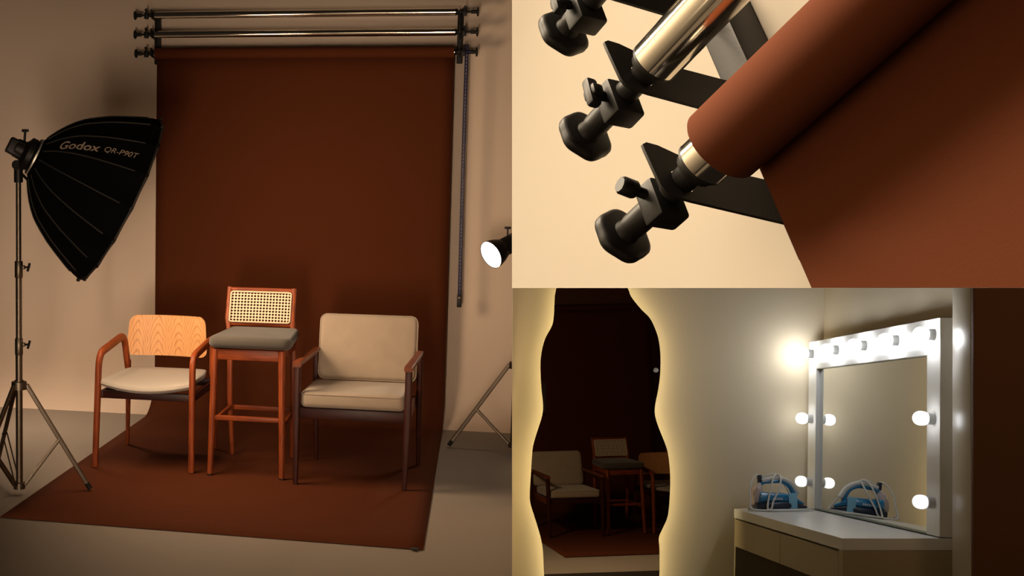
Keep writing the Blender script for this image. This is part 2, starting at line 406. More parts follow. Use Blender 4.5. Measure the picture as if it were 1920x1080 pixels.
# ---- bead chain hanging off the lowest knob
t = thing('pull_chain', 'navy and pale beaded pull chain hanging beside the paper roll', 'chain', (-.12, RY, .755))
bm = B()
for s in (-1, 1):
    tube(bm, [(-.12 + s * .0075 + .002 * math.sin(z * 3), RY - .012, z) for z in [.80 + .12 * i for i in range(14)]], .0042, 8)
lathe(bm, [(0, .013), (.05, .013)], axis_m((-.146, RY - .0, RZ), (1, 0, 0)), 20)
part('chain_cord', bm, M['navy'], t)
bm = B()
z = .815
while z < 2.29:
    box(bm, (-.1238, RY - .0165, z), (-.1162, RY - .0085, z + .0075), .002, 1); z += .0215
part('chain_beads', bm, M['paleblue'], t)
bm = B(); box(bm, (-.1345, RY - .024, .755), (-.1055, RY, .835), .005); part('chain_weight', bm, M['black'], t)
bm = B(); box(bm, (-.1275, RY - .026, .812), (-.1125, RY - .0235, .818), .001); part('weight_mark', bm, M['print'], t)

# ---- softbox on its stand
def light_stand(label, x, y, top, hub, feet, foot_r, collars, group, brace_z=.05, frac=.52):
    t = thing('light_stand', label, 'stand', (x, y, 0), STUDIO, group)
    bm = B(); tube(bm, [(x, y, .04), (x, y, hub + .22)], .0165, 18); tube(bm, [(x, y, hub + .2), (x, y, top - .42)], .0148, 18); tube(bm, [(x, y, top - .45), (x, y, top)], .0125, 18); part('post', bm, M['steel'], t)
    for z in collars:
        bm = B(); lathe(bm, [(-.04, .017), (-.036, .019), (.036, .019), (.04, .017)], Matrix.Translation((x, y, z)), 20)
        box(bm, (x + .014, y - .010, z + .0), (x + .030, y + .010, z + .020), .003); co = part('collar', bm, M['steel'], t)
        bm = B(); tube(bm, [(x + .03, y, z + .01), (x + .046, y, z + .012)], .005, 10); tube(bm, [(x + .046, y - .006, z - .008), (x + .05, y, z + .012), (x + .052, y + .006, z + .030)], .006, 8); part('locking_knob', bm, M['black'], co)
    bm = B(); lathe(bm, [(-.025, .020), (-.022, .036), (.015, .036), (.018, .022), (.022, .022)], Matrix.Translation((x, y, hub)), 20); part('hub', bm, M['steel'], t)
    bm = B(); lathe(bm, [(-.02, .019), (-.018, .028), (.012, .028), (.015, .019)], Matrix.Translation((x, y, brace_z)), 20); part('lower_hub', bm, M['steel'], t)
    for ang in feet:
        d = Vector((math.cos(ang), math.sin(ang), 0)); p0 = Vector((x, y, hub)) + d * .034; p1 = Vector((x, y, .019)) + d * foot_r
        s = d.cross(Vector((0, 0, 1)))
        bm = B(); sweep(bm, [p0, p1], rrect(.015, .022, .004), s); lg = part('leg', bm, M['steel'], t)
        bm = B(); q = (p1 - p0).normalized(); tube(bm, [p1 - q * .03, p1 + q * .004], .0125, 10); part('foot_cap', bm, M['black'], lg)
        bm = B(); mid = p0.lerp(p1, frac)
        for o in (-.012, .012): sweep(bm, [Vector((x, y, brace_z)) + d * .026 + s * o, mid + s * o], rrect(.003, .013, .001), s)
        part('brace', bm, M['steel'], t)
    return t
SX, SY = -2.137, 5.34
light_stand('steel tripod light stand under the big black softbox', SX, SY, 1.50, .535, (.42, 2.33, 4.32), .335, (1.085, .718), 'steel light stands')

def cam_dir(v): return (W @ Vector(v)).normalized()
def cpt(px, py, depth): return CAM + W @ (Vector((px - 480, py - 540, 2250)) * (depth / 2250))
AX = cam_dir((.855, .43, .28))
apex = Vector((-2.052, 5.335, 1.612)); DEP, RAD = .438, .425
T1 = cam_dir((.43, -.86, 0)); T1 = (T1 - AX * T1.dot(AX)).normalized(); T2 = AX.cross(T1)
if T2.dot(W @ Vector((0, 0, 1))) > 0: T2 = -T2          # phi measured from the top towards the viewer
PR = [(0, .20), (.05, .30), (.12, .42), (.20, .525), (.29, .62), (.40, .70), (.52, .78), (.66, .855), (.80, .925), (.92, .978), (1.0, 1.0)]
def prof_r(f):
    for (a, ra), (b, rb) in zip(PR, PR[1:]):
        if f <= b: return ra + (rb - ra) * (f - a) / (b - a)
    return 1.
def sb(f, phi, out=0.):
    k = prof_r(f) * RAD + out
    return apex + AX * (DEP * f) + T1 * (k * math.cos(phi)) + T2 * (k * math.sin(phi))
PH = [math.radians(25 + 22.5 * k) for k in range(16)]
soft = thing('softbox', 'large black deep parabolic softbox with grey lettering, aimed down at the chairs', 'softbox', apex)
bm = B(); fs = [p[0] for p in PR] ; sub = 4
def panel_pt(f, k, t):     # cloth stretched between two ribs, slightly hollow
    a, b = sb(f, PH[k % 16]), sb(f, PH[(k + 1) % 16]); p = a.lerp(b, t); ctr = apex + AX * (DEP * f)
    return p + (ctr - p) * (.035 * math.sin(PI * t) * min(1, f * 3))
rs = [[panel_pt(f, k, j / sub) for k in range(16) for j in range(sub)] for f in fs]
ctr = apex + AX * DEP
rs.append([p + AX * .012 for p in rs[-1]]); rs.append([ctr + AX * .012 + (p - AX * .012 - ctr) * .955 + (AX * 0) for p in rs[-1]])
rs.append([p - AX * .03 for p in rs[-1]])
rings(bm, rs, True, False); shell = part('shell', bm, M['fabric_black'], soft, smooth=.28)
bm = B()
for k in range(16):
    tube(bm, [sb(f, PH[k], .0015) for f in [.03 + .85 * i / 14 for i in range(15)]], .0032, 6)
part('rib_seams', bm, M['seam'], shell)
bm = B()
rings(bm, [[sb(1., PH[k] + math.radians(22.5) * j / 4 if False else PH[k], .0) * 1. + AX * o for k in range(16)] for o in (-.004, .014)], True, False)
bmesh.ops.delete(bm, geom=bm.faces[:], context='FACES_ONLY')
for k in range(16):
    a, b = sb(1., PH[k]), sb(1., PH[(k + 1) % 16]); tube(bm, [a + AX * .004, b + AX * .004], .005, 8)
bmesh.ops.delete(bm, geom=[v for v in bm.verts if not v.link_faces], context='VERTS')
part('rim_piping', bm, M['seam'], soft)
for k in range(16):
    bm = B(); p = sb(1., PH[k]); o = (p - ctr).normalized(); tube(bm, [p - o * .012, p + o * .012 + AX * .002], .0085, 8); part('rib_tip', bm, M['black'], soft)
bm = B(); q = [ctr - AX * .008 + (sb(1., PH[k]) - ctr) * .952 for k in range(16)]
vs = [bm.verts.new(p) for p in q]; f0 = bm.faces.new(vs); r_ = bmesh.ops.extrude_face_region(bm, geom=[f0]); bmesh.ops.translate(bm, vec=AX * .006, verts=[v for v in r_['geom'] if isinstance(v, bmesh.types.BMVert)])
part('diffuser', bm, M['diffuser'], soft, 'glowing front diffuser')
bm = B(); lathe(bm, [(-.012, .070), (-.012, .086), (.010, .086), (.012, .070)], axis_m(apex, AX), 40); part('speed_ring', bm, M['black'], soft)
bm = B(); lathe(bm, [(-.008, .0862), (-.008, .0915), (-.001, .0915), (-.001, .0862)], axis_m(apex, AX), 40); part('ring_edge', bm, M['bright_ring'], soft, 'bright metal edge of the mounting ring')
# printed lettering laid on the cloth panel between two ribs
def text_mesh(s, off=0.):
    cu = bpy.data.curves.new('lettering', 'FONT'); cu.body = s; cu.size = 1.; cu.offset = off; cu.resolution_u = 4; cu.extrude = 0
    o = bpy.data.objects.new('lettering', cu); COL.objects.link(o); bpy.context.view_layer.update()
    me = bpy.data.meshes.new_from_object(o.evaluated_get(bpy.context.evaluated_depsgraph_get())); bpy.data.objects.remove(o); bpy.data.curves.remove(cu); return me
ARC = [(0, 0.)]
for i in range(1, 101):
    ARC.append((i / 100, ARC[-1][1] + (sb(i / 100, PH[1]) - sb((i - 1) / 100, PH[1])).length))
def f_at(s):
    for (a, sa), (b, sb_) in zip(ARC, ARC[1:]):
        if s <= sb_: return a + (b - a) * (s - sa) / max(sb_ - sa, 1e-9)
    return 1.
def print_on(name, s, s0, s1, h, yc0, yc1, off, slant=0.):
    me = text_mesh(s, off); bm = B(); bm.from_mesh(me); bpy.data.meshes.remove(me)
    bmesh.ops.triangulate(bm, faces=bm.faces)
    bmesh.ops.subdivide_edges(bm, edges=[e for e in bm.edges if e.calc_length() > .12], cuts=1)
    xs = [v.co.x for v in bm.verts]; ys = [v.co.y for v in bm.verts]; x0, x1, y0, y1 = min(xs), max(xs), 0., .72
    for v in bm.verts:
        u = (v.co.x - x0) / (x1 - x0); y = (v.co.y - y0) / (y1 - y0) - .5
        ss = s0 + (s1 - s0) * u + slant * y * h; f = f_at(ss); wid = (sb(f, PH[1]) - sb(f, PH[2])).length
        tt = (yc0 + (yc1 - yc0) * u) - y * h / wid
        p = panel_pt(f, 1, min(max(tt, -.1), 1.1)); nrm = (p - (apex + AX * (DEP * (f - .25)))).normalized()
        v.co = p + nrm * .0035
    part(name, bm, M['print'], shell, smooth=3.)
TXT = True
if TXT:
    print_on('logo_print', 'Godox', .125, .330, .046, .52, .46, .012, .15)
    print_on('model_print', 'QR-P90T', .352, .507, .030, .46, .44, -.004, .2)
# the light head behind the ring
head = thing('studio_light', 'black studio flash head plugged into the back of the softbox', 'light', (SX, SY, 1.50))
bm = B(); hd = -AX
lathe(bm, [(.0125, .070), (.02, .078), (.045, .078), (.055, .056), (.065, .046), (.10, .044), (.105, .038)], axis_m(apex, hd), 32); part('housing', bm, M['black'], head)
bm = B(); mm = axis_m(apex + hd * .075, hd); box(bm, (-.036, -.040, -.02), (.036, .036, .062), .008, 3, mm); part('rear_case', bm, M['black'], head)
bm = B(); p = apex + hd * .055 + Vector((0, 0, .070)); tube(bm, [p - Vector((0, 0, .03)), p + Vector((.004, 0, .022))], .006, 10); box(bm, (-.017, -.006, -.006), (.017, .006, .008), .004, 2, Matrix.Translation(p + Vector((.004, 0, .026)))); part('tilt_knob', bm, M['black'], head)
bm = B(); lathe(bm, [(-.002, .021), (.07, .021), (.075, .016)], Matrix.Translation((SX, SY, 1.495)), 20); tube(bm, [(SX, SY, 1.56), (SX + .01, SY, 1.585), (SX + .035, SY, 1.59), apex + hd * .045 + Vector((0, 0, -.06))], .017, 12)
tube(bm, [(SX + .005, SY, 1.545), (SX + .055, SY - .01, 1.50), (SX + .075, SY - .01, 1.545)], .008, 8); lathe(bm, [(-.028, .022), (.028, .022)], axis_m((SX, SY, 1.575), (0, 1, 0)), 20); part('yoke', bm, M['black'], head)

# ---- lamp at the right
LX, LY = .215, 6.86
light_stand('steel tripod light stand half hidden at the right, under the lit dish lamp', LX, LY, 1.10, .505, (3.04, 5.2, .95), .36, (.80,), 'steel light stands', frac=.55)
dish = thing('dish_lamp', 'small black dish reflector lamp with glaring white face beside the backdrop', 'lamp', (LX, LY, 1.10))
dd = cam_dir((-.80, .42, -.43)); dc = Vector((.057, 6.86, 1.121))
bm = B(); lathe(bm, [(0, .078), (.002, .081), (-.02, .0795), (-.05, .072), (-.085, .058), (-.10, .048), (-.105, .040)], axis_m(dc, dd), 40, False)
lathe(bm, [(.0, .078), (-.02, .076), (-.05, .069)], axis_m(dc, dd), 40, False); part('reflector', bm, M['black'], dish)
bm = B(); lathe(bm, [(-.012, .0001), (-.010, .045), (-.006, .068), (-.004, .0775)], axis_m(dc, dd), 40, False); part('lamp_face', bm, M['dish_face'], dish, 'glowing white lamp face')
bm = B(); lathe(bm, [(.10, .048), (.115, .052), (.20, .050), (.21, .042)], axis_m(dc, -dd), 28); part('housing', bm, M['black'], dish)
bm = B(); p = dc - dd * .145 + Vector((-.01, 0, .045)); tube(bm, [p, p + Vector((0, 0, .045))], .005, 10); box(bm, (-.018, -.005, -.006), (.018, .005, .008), .003, 2, Matrix.Translation(p + Vector((0, 0, .048)))); part('tilt_knob', bm, M['black'], dish)
bm = B(); lathe(bm, [(0, .018), (.05, .018)], Matrix.Translation((LX, LY, 1.085)), 18); tube(bm, [(LX, LY, 1.12), (LX, LY, 1.15), dc - dd * .15], .012, 12); part('yoke', bm, M['black'], dish)

# ================================================================== CHAIRS
def round_leg(bm, p0, p1, r0, r1, flat=1.):
    tube(bm, [p0, Vector(p0).lerp(Vector(p1), .5), p1], 1., 14, [r0, (r0 + r1) / 2, r1])
# wooden armchair with plywood back
wc = thing('wooden_armchair', 'wooden armchair with curved plywood back and pale grey seat, left of the bar stool', 'chair', (-1.69, 6.2, 0), STUDIO)
for s, xb, xt in ((-1, -1.955, -1.935), (1, -1.435, -1.428)):
    path = fillet([(xb, 5.935, 0.004), (xt - s * .004, 5.925, .606), (xt, 6.38, .648), (xt - s * .012, 6.425, .44)], .075, 7)
    bm = B(); sec = rrect(.030, .042, .011)
    n = len(path); kk = []
    for i, p in enumerate(path): kk.append((1.0, .62 + .38 * min(1, p.z / .35)) if i < n * .5 else (1.0, 1.0 if p.z > .55 else .9))
    sweep(bm, path, sec, (1, 0, 0), kk); part('armrest', bm, M['cherry_arm'] if False else M['cherry'], wc)
    bm = B(); sweep(bm, [(xt - s * .012, 6.425, .50), (xt - s * .010, 6.435, .40), (xb + .006, 6.505, .004)], rrect(.028, .036, .010), (1, 0, 0), [1, 1, .68]); part('leg', bm, M['cherry'], wc)
bm = B(); nn = 20; vs_ = []
outl = []
_o = rrect(.448, .224, .042, 6)
for _a, _c in zip(_o, _o[1:] + _o[:1]):
    k_ = max(1, int(math.dist(_a, _c) / .02))
    outl += [(_a[0] + (_c[0] - _a[0]) * i / k_, _a[1] + (_c[1] - _a[1]) * i / k_) for i in range(k_)]
def backpt(u, v, t): # gentle curve in plan and a slight recline
    return Vector((-1.700 + u * (1.0 - .04 * v / .11), 6.425 + .045 * (1 - (u / .224) ** 2) + .10 * (v) + t, .642 + v))
def sheet_from_outline(bm, outl, f, t0, t1, k=6):
    fr = [[f(u * q, v * q, t0) for u, v in outl] for q in (.02, .3, .55, .78, .92, 1.)]
    bk = [[f(u * q, v * q, t1) for u, v in outl] for q in (1., .92, .78, .55, .3, .02)]
    rings(bm, fr + bk)
sheet_from_outline(bm, outl, backpt, -.006, .006); part('backrest', bm, M['veneer'], wc)
bm = B(); so = []
for i in range(13):
    u = -1 + 2 * i / 12; so.append((.243 * u, -.285 - .045 * (1 - u * u)))
so += [(.235, .10), (.215, .225), (.19, .245), (-.19, .245), (-.215, .225), (-.235, .10)]
def seatpt(u, v, t): return Vector((-1.688 + u, 6.215 + v, .452 + t - .032 * (1 - (u / .243) ** 2) * (.5 - v) + .015 * (-v if v < 0 else 0) * 0 - .03 * max(0, v)))
rs = []
for q, t in ((.03, -.020), (.6, -.020), (.93, -.018), (.985, -.010), (1.0, .0), (.985, .014), (.95, .021), (.88, .025), (.6, .028), (.3, .029), (.03, .03)):
    rs.append([seatpt(u * q, v * q, t) for u, v in so])
rings(bm, rs); part('seat', bm, M['grey_fabric'], wc)
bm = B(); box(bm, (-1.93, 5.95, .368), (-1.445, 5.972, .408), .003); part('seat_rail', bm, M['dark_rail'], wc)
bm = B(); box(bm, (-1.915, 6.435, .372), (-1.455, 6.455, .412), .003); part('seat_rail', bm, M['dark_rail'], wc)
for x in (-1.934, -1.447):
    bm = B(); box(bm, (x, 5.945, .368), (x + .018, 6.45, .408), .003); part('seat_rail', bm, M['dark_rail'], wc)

# bar stool
bs = thing('bar_stool', 'tall wooden bar stool with cane back and charcoal seat, between the two armchairs', 'stool', (-1.145, 6.15, 0), STUDIO)
legs = (((-1.334, 5.925), (-1.318, 5.945)), ((-.957, 5.915), (-.972, 5.94)))
for (xb, yb), (xt, yt) in legs:
    bm = B(); tube(bm, [(xb, yb, .003), (xb * .5 + xt * .5, yb * .5 + yt * .5, .34), (xt, yt, .655)], 1., 14, [.0145, .0175, .0185]); part('leg', bm, M['cherry'], bs)
    bm = B(); lathe(bm, [(0, .0152), (.008, .0152)], Matrix.Translation((xb, yb, 0)), 14); part('foot_pad', bm, M['black'], bs.children[-1])
for xb, xm, xt in ((-1.318, -1.328, -1.350), (-.982, -.978, -.992)):
    bm = B(); sweep(bm, [(xb, 6.415, .003), (xm, 6.375, .35), (xm, 6.365, .66), (xt, 6.40, .76), (xt, 6.452, .925)], rrect(.030, .036, .009), (1, 0, 0), [.72, 1, 1, .92, .85]); part('leg', bm, M['cherry'], bs)
yb_ = lambda z: 6.40 + (z - .76) * .315
bm = B(); sweep(bm, [(-1.355, yb_(.915), .915), (-1.17, yb_(.915) + .012, .915), (-.987, yb_(.915), .915)], rrect(.026, .024, .006), (0, 1, .0)); part('back_rail', bm, M['rail_wood'], bs)
bm = B(); sweep(bm, [(-1.348, yb_(.735), .735), (-1.17, yb_(.735) + .012, .735), (-.99, yb_(.735), .735)], rrect(.024, .026, .006), (0, 1, .0)); part('back_rail', bm, M['rail_wood'], bs)
# cane panel: sheet woven with octagonal holes
bm = B(); NXc, NZc = 19, 10; cx0, cx1, cz0, cz1 = -1.337, -1.004, .746, .906
cw, ch = (cx1 - cx0) / NXc, (cz1 - cz0) / NZc
def cane(u, v): # in plan slightly curved, reclined
    x = cx0 + u * (cx1 - cx0); z = cz0 + v * (cz1 - cz0); return Vector((x, yb_(z) - .018 + .012 * (1 - (2 * u - 1) ** 2), z))
for i in range(NXc):
    for j in range(NZc):
        o8 = []; i8 = []
        for k in range(8):
            a = math.radians(22.5 + 45 * k); c, s_ = math.cos(a), math.sin(a); q = max(abs(c), abs(s_))
            o8.append((.5 + .5 * c / q, .5 + .5 * s_ / q)); i8.append((.5 + .375 * c, .5 + .375 * s_))
        ov = [bm.verts.new(cane((i + a) / NXc, (j + b) / NZc)) for a, b in o8]; iv = [bm.verts.new(cane((i + a) / NXc, (j + b) / NZc)) for a, b in i8]
        cv = [bm.verts.new(cane((i + a) / NXc, (j + b) / NZc)) for a, b in ((1, 1), (0, 1), (0, 0), (1, 0))]
        for k in range(8):
            bm.faces.new((ov[k], ov[(k + 1) % 8], iv[(k + 1) % 8], iv[k]))
        for k, c in ((0, cv[0]), (2, cv[1]), (4, cv[2]), (6, cv[3])): bm.faces.new((ov[k], c, ov[k + 1]))
bmesh.ops.remove_doubles(bm, verts=bm.verts, dist=.0002)
cp = part('cane_panel', bm, M['cane'], bs); md = cp.modifiers.new('thickness', 'SOLIDIFY'); md.thickness = .003; md.offset = 0
bm = B()
loop = [(u, v) for u, v in rrect(1, 1, .05, 3)]; pts = [cane(.5 + u * 1.0, .5 + v * 1.0) + Vector((0, -.004, 0)) for u, v in loop]; tube(bm, pts + [pts[0]], .0045, 8); part('cane_border', bm, M['cane'], cp)
bm = B(); cushion(bm, .435, .475, .060, .026, .012, m=Matrix.Translation((-1.135, 6.135, .693)), corner=.05)
for v in bm.verts:   # narrower towards the back
    v.co.x = -1.135 + (v.co.x + 1.135) * (1 - .13 * max(0, (v.co.y - 5.9) / .47))
part('seat', bm, M['charcoal'], bs)
bm = B(); box(bm, (-1.318, 5.935, .600), (-.972, 5.957, .655), .003); part('seat_rail', bm, M['rail_wood'], bs)
bm = B(); box(bm, (-1.325, 6.355, .605), (-.98, 6.377, .660), .003); part('seat_rail', bm, M['rail_wood'], bs)
for x in (-1.330, -.985):
    bm = B(); box(bm, (x, 5.945, .605), (x + .020, 6.365, .657), .003); part('seat_rail', bm, M['cherry_arm'], bs)
bm = B(); box(bm, (-1.328, 5.926, .288), (-.960, 5.946, .312), .003); part('footrest_bar', bm, M['rail_wood'], bs)
bm = B(); box(bm, (-1.325, 6.385, .258), (-.980, 6.401, .282), .003); part('footrest_bar', bm, M['rail_wood'], bs)
for x in (-1.333, -.972):
    bm = B(); box(bm, (x, 5.935, .262), (x + .016, 6.392, .286), .003); part('footrest_bar', bm, M['cherry_arm'], bs)

# upholstered armchair
ac = thing('upholstered_armchair', 'dark wood armchair with beige velvet seat and square back cushion, right of the bar stool', 'chair', (-.59, 6.1, 0), STUDIO)
for s, xb, xt, xr in ((-1, -.878, -.876, -.848), (1, -.335, -.325, -.296)):
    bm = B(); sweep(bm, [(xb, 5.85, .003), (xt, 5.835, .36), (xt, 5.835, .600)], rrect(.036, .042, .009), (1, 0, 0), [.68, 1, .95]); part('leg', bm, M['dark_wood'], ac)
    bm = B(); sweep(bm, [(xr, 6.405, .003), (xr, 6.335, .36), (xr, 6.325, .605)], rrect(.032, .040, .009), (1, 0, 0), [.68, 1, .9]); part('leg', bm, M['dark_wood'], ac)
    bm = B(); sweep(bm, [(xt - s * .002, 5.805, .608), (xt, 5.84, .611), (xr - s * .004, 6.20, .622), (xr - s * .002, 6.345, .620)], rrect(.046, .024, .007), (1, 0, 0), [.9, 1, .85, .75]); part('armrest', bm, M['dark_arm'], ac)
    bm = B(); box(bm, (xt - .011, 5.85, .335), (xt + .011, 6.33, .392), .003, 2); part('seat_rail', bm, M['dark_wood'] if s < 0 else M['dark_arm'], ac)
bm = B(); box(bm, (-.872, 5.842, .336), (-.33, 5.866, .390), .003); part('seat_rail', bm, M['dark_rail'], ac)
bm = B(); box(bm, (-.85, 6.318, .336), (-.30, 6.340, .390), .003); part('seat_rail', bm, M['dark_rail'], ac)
bm = B(); cushion(bm, .515, .50, .078, .024, .012, m=Matrix.Translation((-.598, 6.070, .428)) @ Matrix.Rotation(math.radians(-1.5), 4, 'X'), corner=.034); sc_o = part('seat_cushion', bm, M['beige'], ac)
def piping(loop, parent):
    bm = B(); tube(bm, loop + [loop[0]], .003, 6); part('piping', bm, M['beige'], parent)
mm = Matrix.Translation((-.598, 6.070, .428)) @ Matrix.Rotation(math.radians(-1.5), 4, 'X')
piping([mm @ Vector((x, y, .028)) for x, y in rrect(.512, .497, .034, 5)], sc_o)
mb = Matrix.Translation((-.573, 6.362, .630)) @ Matrix.Rotation(math.radians(90 - 13), 4, 'X')
bm = B(); cushion(bm, .522, .350, .075, .024, .010, m=mb, corner=.038); bc = part('back_cushion', bm, M['beige'], ac)
piping([mb @ Vector((x, y, .028)) for x, y in rrect(.519, .347, .036, 5)], bc)
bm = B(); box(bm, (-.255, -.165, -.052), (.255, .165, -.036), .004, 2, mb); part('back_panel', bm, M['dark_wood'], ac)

for o in (wc, bs, ac): o.location.z += LIFT
bpy.context.view_layer.update()
# ================================================================== studio copies added behind the camera, seen in the wavy mirror
copy_tree(wc, MIRR, 'second wooden armchair seen dimly in the wavy mirror')
copy_tree(bs, MIRR, 'second bar stool seen dimly in the wavy mirror')
copy_tree(ac, MIRR, 'second beige armchair seen dimly in the wavy mirror')
copy_tree(back_t, MIRR, 'second brown paper backdrop seen dimly in the wavy mirror')
bm = B(); box(bm, (-3.6, 4.25, -.05), (1.4, 7.8, -.003)); struct('floor', bm, M['floor'], MIRR)
bm = B(); box(bm, (-3.6, 7.75, -.05), (1.4, 7.80, 3.0)); struct('wall_front', bm, M['brownwall'], MIRR)

# ================================================================== CLOSE-UP OF THE RACK
bo = [(-.4991, .1949), (-.3433, .5555), (-.3251, .5976), (.2279, .0215), (.1142, -.1901)]
bm = B(); cxy = (sum(p[0] for p in bo) / 5, sum(p[1] for p in bo) / 5)
a_ = [bm.verts.new((u, .17, v)) for u, v in bo]
b_ = [bm.verts.new((cxy[0] + (u - cxy[0]) * .9, .195, cxy[1] + (v - cxy[1]) * .9)) for u, v in bo]
bm.faces.new(a_); bm.faces.new(b_[::-1])
for i in range(5): bm.faces.new((a_[i], a_[(i + 1) % 5], b_[(i + 1) % 5], b_[i]))
struct('wall_left', bm, M['rackwall'], RACK, 'cream wall panel behind the close-up tubes and black knobs', 'wall')
bm = B(); box(bm, (-1.6, -1.20, -1.3), (-.10, -1.15, 1.5)); struct('wall_front', bm, M['rackwall'], RACK)  # panel added out of view as a cream reflection for the chrome
bracket('tube_bracket', 'large black hook bracket with clamps in the close-up on the cream wall', RACK, -.050, 0., 0., .17, (-.05, .17, 0), 3)
TOPT = {0: (-.022, .106, (0, -1, .25), False, 'polished tube inside the large brown paper roll in the close-up'),
        1: (-.028, .104, (0, -1, .1), True, 'bare polished tube above the large paper roll in the close-up'),
        2: (-.030, .085, (0, -1, .1), True, 'polished tube whose black knob is at the top edge of the close-up')}
for k, (x0, L, scw, wing, lb) in TOPT.items():
    z = .12 * k; t = thing('backdrop_tube', lb, 'tube', (x0, 0, z), RACK, 'polished tubes in the close-up')
    bm = B(); lathe(bm, [(x0 + .001, .0205), (x0 - .0008, .0226), (.37, .0228)], Matrix.Translation((0, 0, z)) @ Matrix.Rotation(PI / 2, 4, 'Y'), 64); part('tube', bm, M['chrome'], t)
    rod_end(t, -1, x0, 0., z, L, True, scw, wing)
pt = thing('paper_backdrop', 'large roll of brown paper with its sheet hanging down in the close-up', 'backdrop', (0, 0, 0), RACK)
bm = B(); lathe(bm, [(.0, .0236), (.0, .0335), (.0012, .0345), (.36, .0345), (.36, .0236), (.0, .0236)], Matrix.Rotation(PI / 2, 4, 'Y'), 96, False); part('paper_roll', bm, M['paper'], pt)
bm = B(); so = [(.0, .0), (.0, -.1354), (.06, -.1730), (.12, -.2107), (.1793, -.2479), (.30, -.3236), (.30, 0)]
prism(bm, so, lambda u, v, t: Vector((u, t, v)), .0340, .0350); part('paper_sheet', bm, M['paper'], pt)

# ================================================================== DRESSING ROOM
kb = .07; nb = Vector((-kb, -1, 0)).normalized(); db = Vector((1, -kb, 0)).normalized(); p0b = Vector((.05, 1.39, 0))
def wallpt(s, z, off): return p0b + db * s + nb * off + Vector((0, 0, z))
bm = B()
zl = lambda z: -1.3634 - .0373 * (z - .9356)
out = [(zl(-.74), -.74), (.12, -.74), (.12, 1.45), (zl(1.45), 1.45)]
a_ = [bm.verts.new(wallpt(s, z, 0)) for s, z in out]
b_ = [bm.verts.new(wallpt(s + (.03 if s < 0 else 0), z, -.05)) for s, z in out]
bm.faces.new(a_); bm.faces.new(b_[::-1])
for i in range(4): bm.faces.new((a_[i], a_[(i + 1) % 4], b_[(i + 1) % 4], b_[i]))
struct('wall_back', bm, M['cream'], VAN, 'cream dressing room wall around the backlit wavy mirror', 'wall')
bm = B(); box(bm, (.074, -.06, -.74), (.12, 1.45, 1.45)); struct('wall_right', bm, M['cream'], VAN, 'cream wall behind the bulb-framed mirror', 'wall')
bm = B(); box(bm, (.012, -.195, -.74), (.09, -.062, 1.45), .003); struct('trim_1', bm, M['white_gloss'], VAN, 'glossy white door jamb reflecting the bulbs, right of the lit mirror', 'trim')
bm = B(); box(bm, (.013, -.217, -.74), (.9, -.196, 1.45), .002); struct('wall_front', bm, M['brownwall'], VAN, 'dark brown wall panel at the far right of the dressing room', 'wall')
bm = B(); box(bm, (-1.6, -1.2, -.79), (.3, 1.4, -.74)); struct('floor', bm, M['floor'], VAN)
# thin sheet added to keep bulb light out of the studio, seen edge-on
bm = B()
def seam(depth, y): return C2W @ Vector((480 / 2250 * depth, y, depth))
q = [seam(3.3, -.55), seam(5.72, -.55), seam(5.62, 1.5), seam(3.3, 1.5)]; off = W @ Vector((.0012, 0, 0))
a_ = [bm.verts.new(p) for p in q]; b_ = [bm.verts.new(p + off) for p in q]
bm.faces.new(a_); bm.faces.new(b_[::-1])
for i in range(4): bm.faces.new((a_[i], a_[(i + 1) % 4], b_[(i + 1) % 4], b_[i]))
struct('wall_partition', bm, M['cream'])

# ---- backlit wavy mirror
WAVY = [(-1.16, 0.94), (-1.167, 0.826), (-1.173, 0.762), (-1.203, 0.698), (-1.218, 0.63), (-1.22, 0.559), (-1.212, 0.46), (-1.202, 0.386), (-1.205, 0.336), (-1.218, 0.286), (-1.235, 0.223), (-1.243, 0.173), (-1.246, 0.062), (-1.247, -0.049), (-1.228, -0.114), (-1.209, -0.168), (-1.19, -0.228), (-1.179, -0.287), (-1.17, -0.395), (-1.152, -0.49), (-1.093, -0.557), (-0.916, -0.576), (-0.743, -0.525), (-0.68, -0.449), (-0.667, -0.353), (-0.669, -0.234), (-0.673, -0.18), (-0.658, -0.138), (-0.636, -0.076), (-0.63, 0.032), (-0.632, 0.116), (-0.643, 0.2), (-0.66, 0.252), (-0.683, 0.306), (-0.703, 0.366), (-0.704, 0.415), (-0.694, 0.476), (-0.686, 0.55), (-0.686, 0.636), (-0.695, 0.71), (-0.713, 0.766), (-0.738, 0.814), (-0.779, 0.855), (-0.823, 0.91), (-0.841, 0.952), (-0.904, 1.038), (-1.002, 1.097), (-1.097, 1.043)]
def smooth_loop(pts, n=3):
    out = []; m = len(pts)
    for i in range(m):
        p = [Vector((*pts[(i + k) % m], 0)) for k in (-1, 0, 1, 2)]
        for j in range(n):
            t = j / n; out.append(.5 * ((2 * p[1]) + (p[2] - p[0]) * t + (2 * p[0] - 5 * p[1] + 4 * p[2] - p[3]) * t * t + (3 * p[1] - p[0] - 3 * p[2] + p[3]) * t ** 3))
    return [(p.x, p.y) for p in out]
wl = smooth_loop(WAVY, 3)
def inset(pts, d):
    out = []; m = len(pts)
    for i in range(m):
        a, b = Vector(pts[i - 2]), Vector(pts[(i + 2) % m]); t = (b - a).normalized(); n = Vector((-t.y, t.x)); out.append((pts[i][0] + n.x * d, pts[i][1] + n.y * d))
    return out
if sum(a[0] * b[1] - b[0] * a[1] for a, b in zip(wl, wl[1:] + wl[:1])) < 0: wl = wl[::-1]
wm = thing('wavy_mirror', 'tall wavy-edged wall mirror with a warm glow around its rim', 'mirror', wallpt(-.94, -.57, 0), VAN)
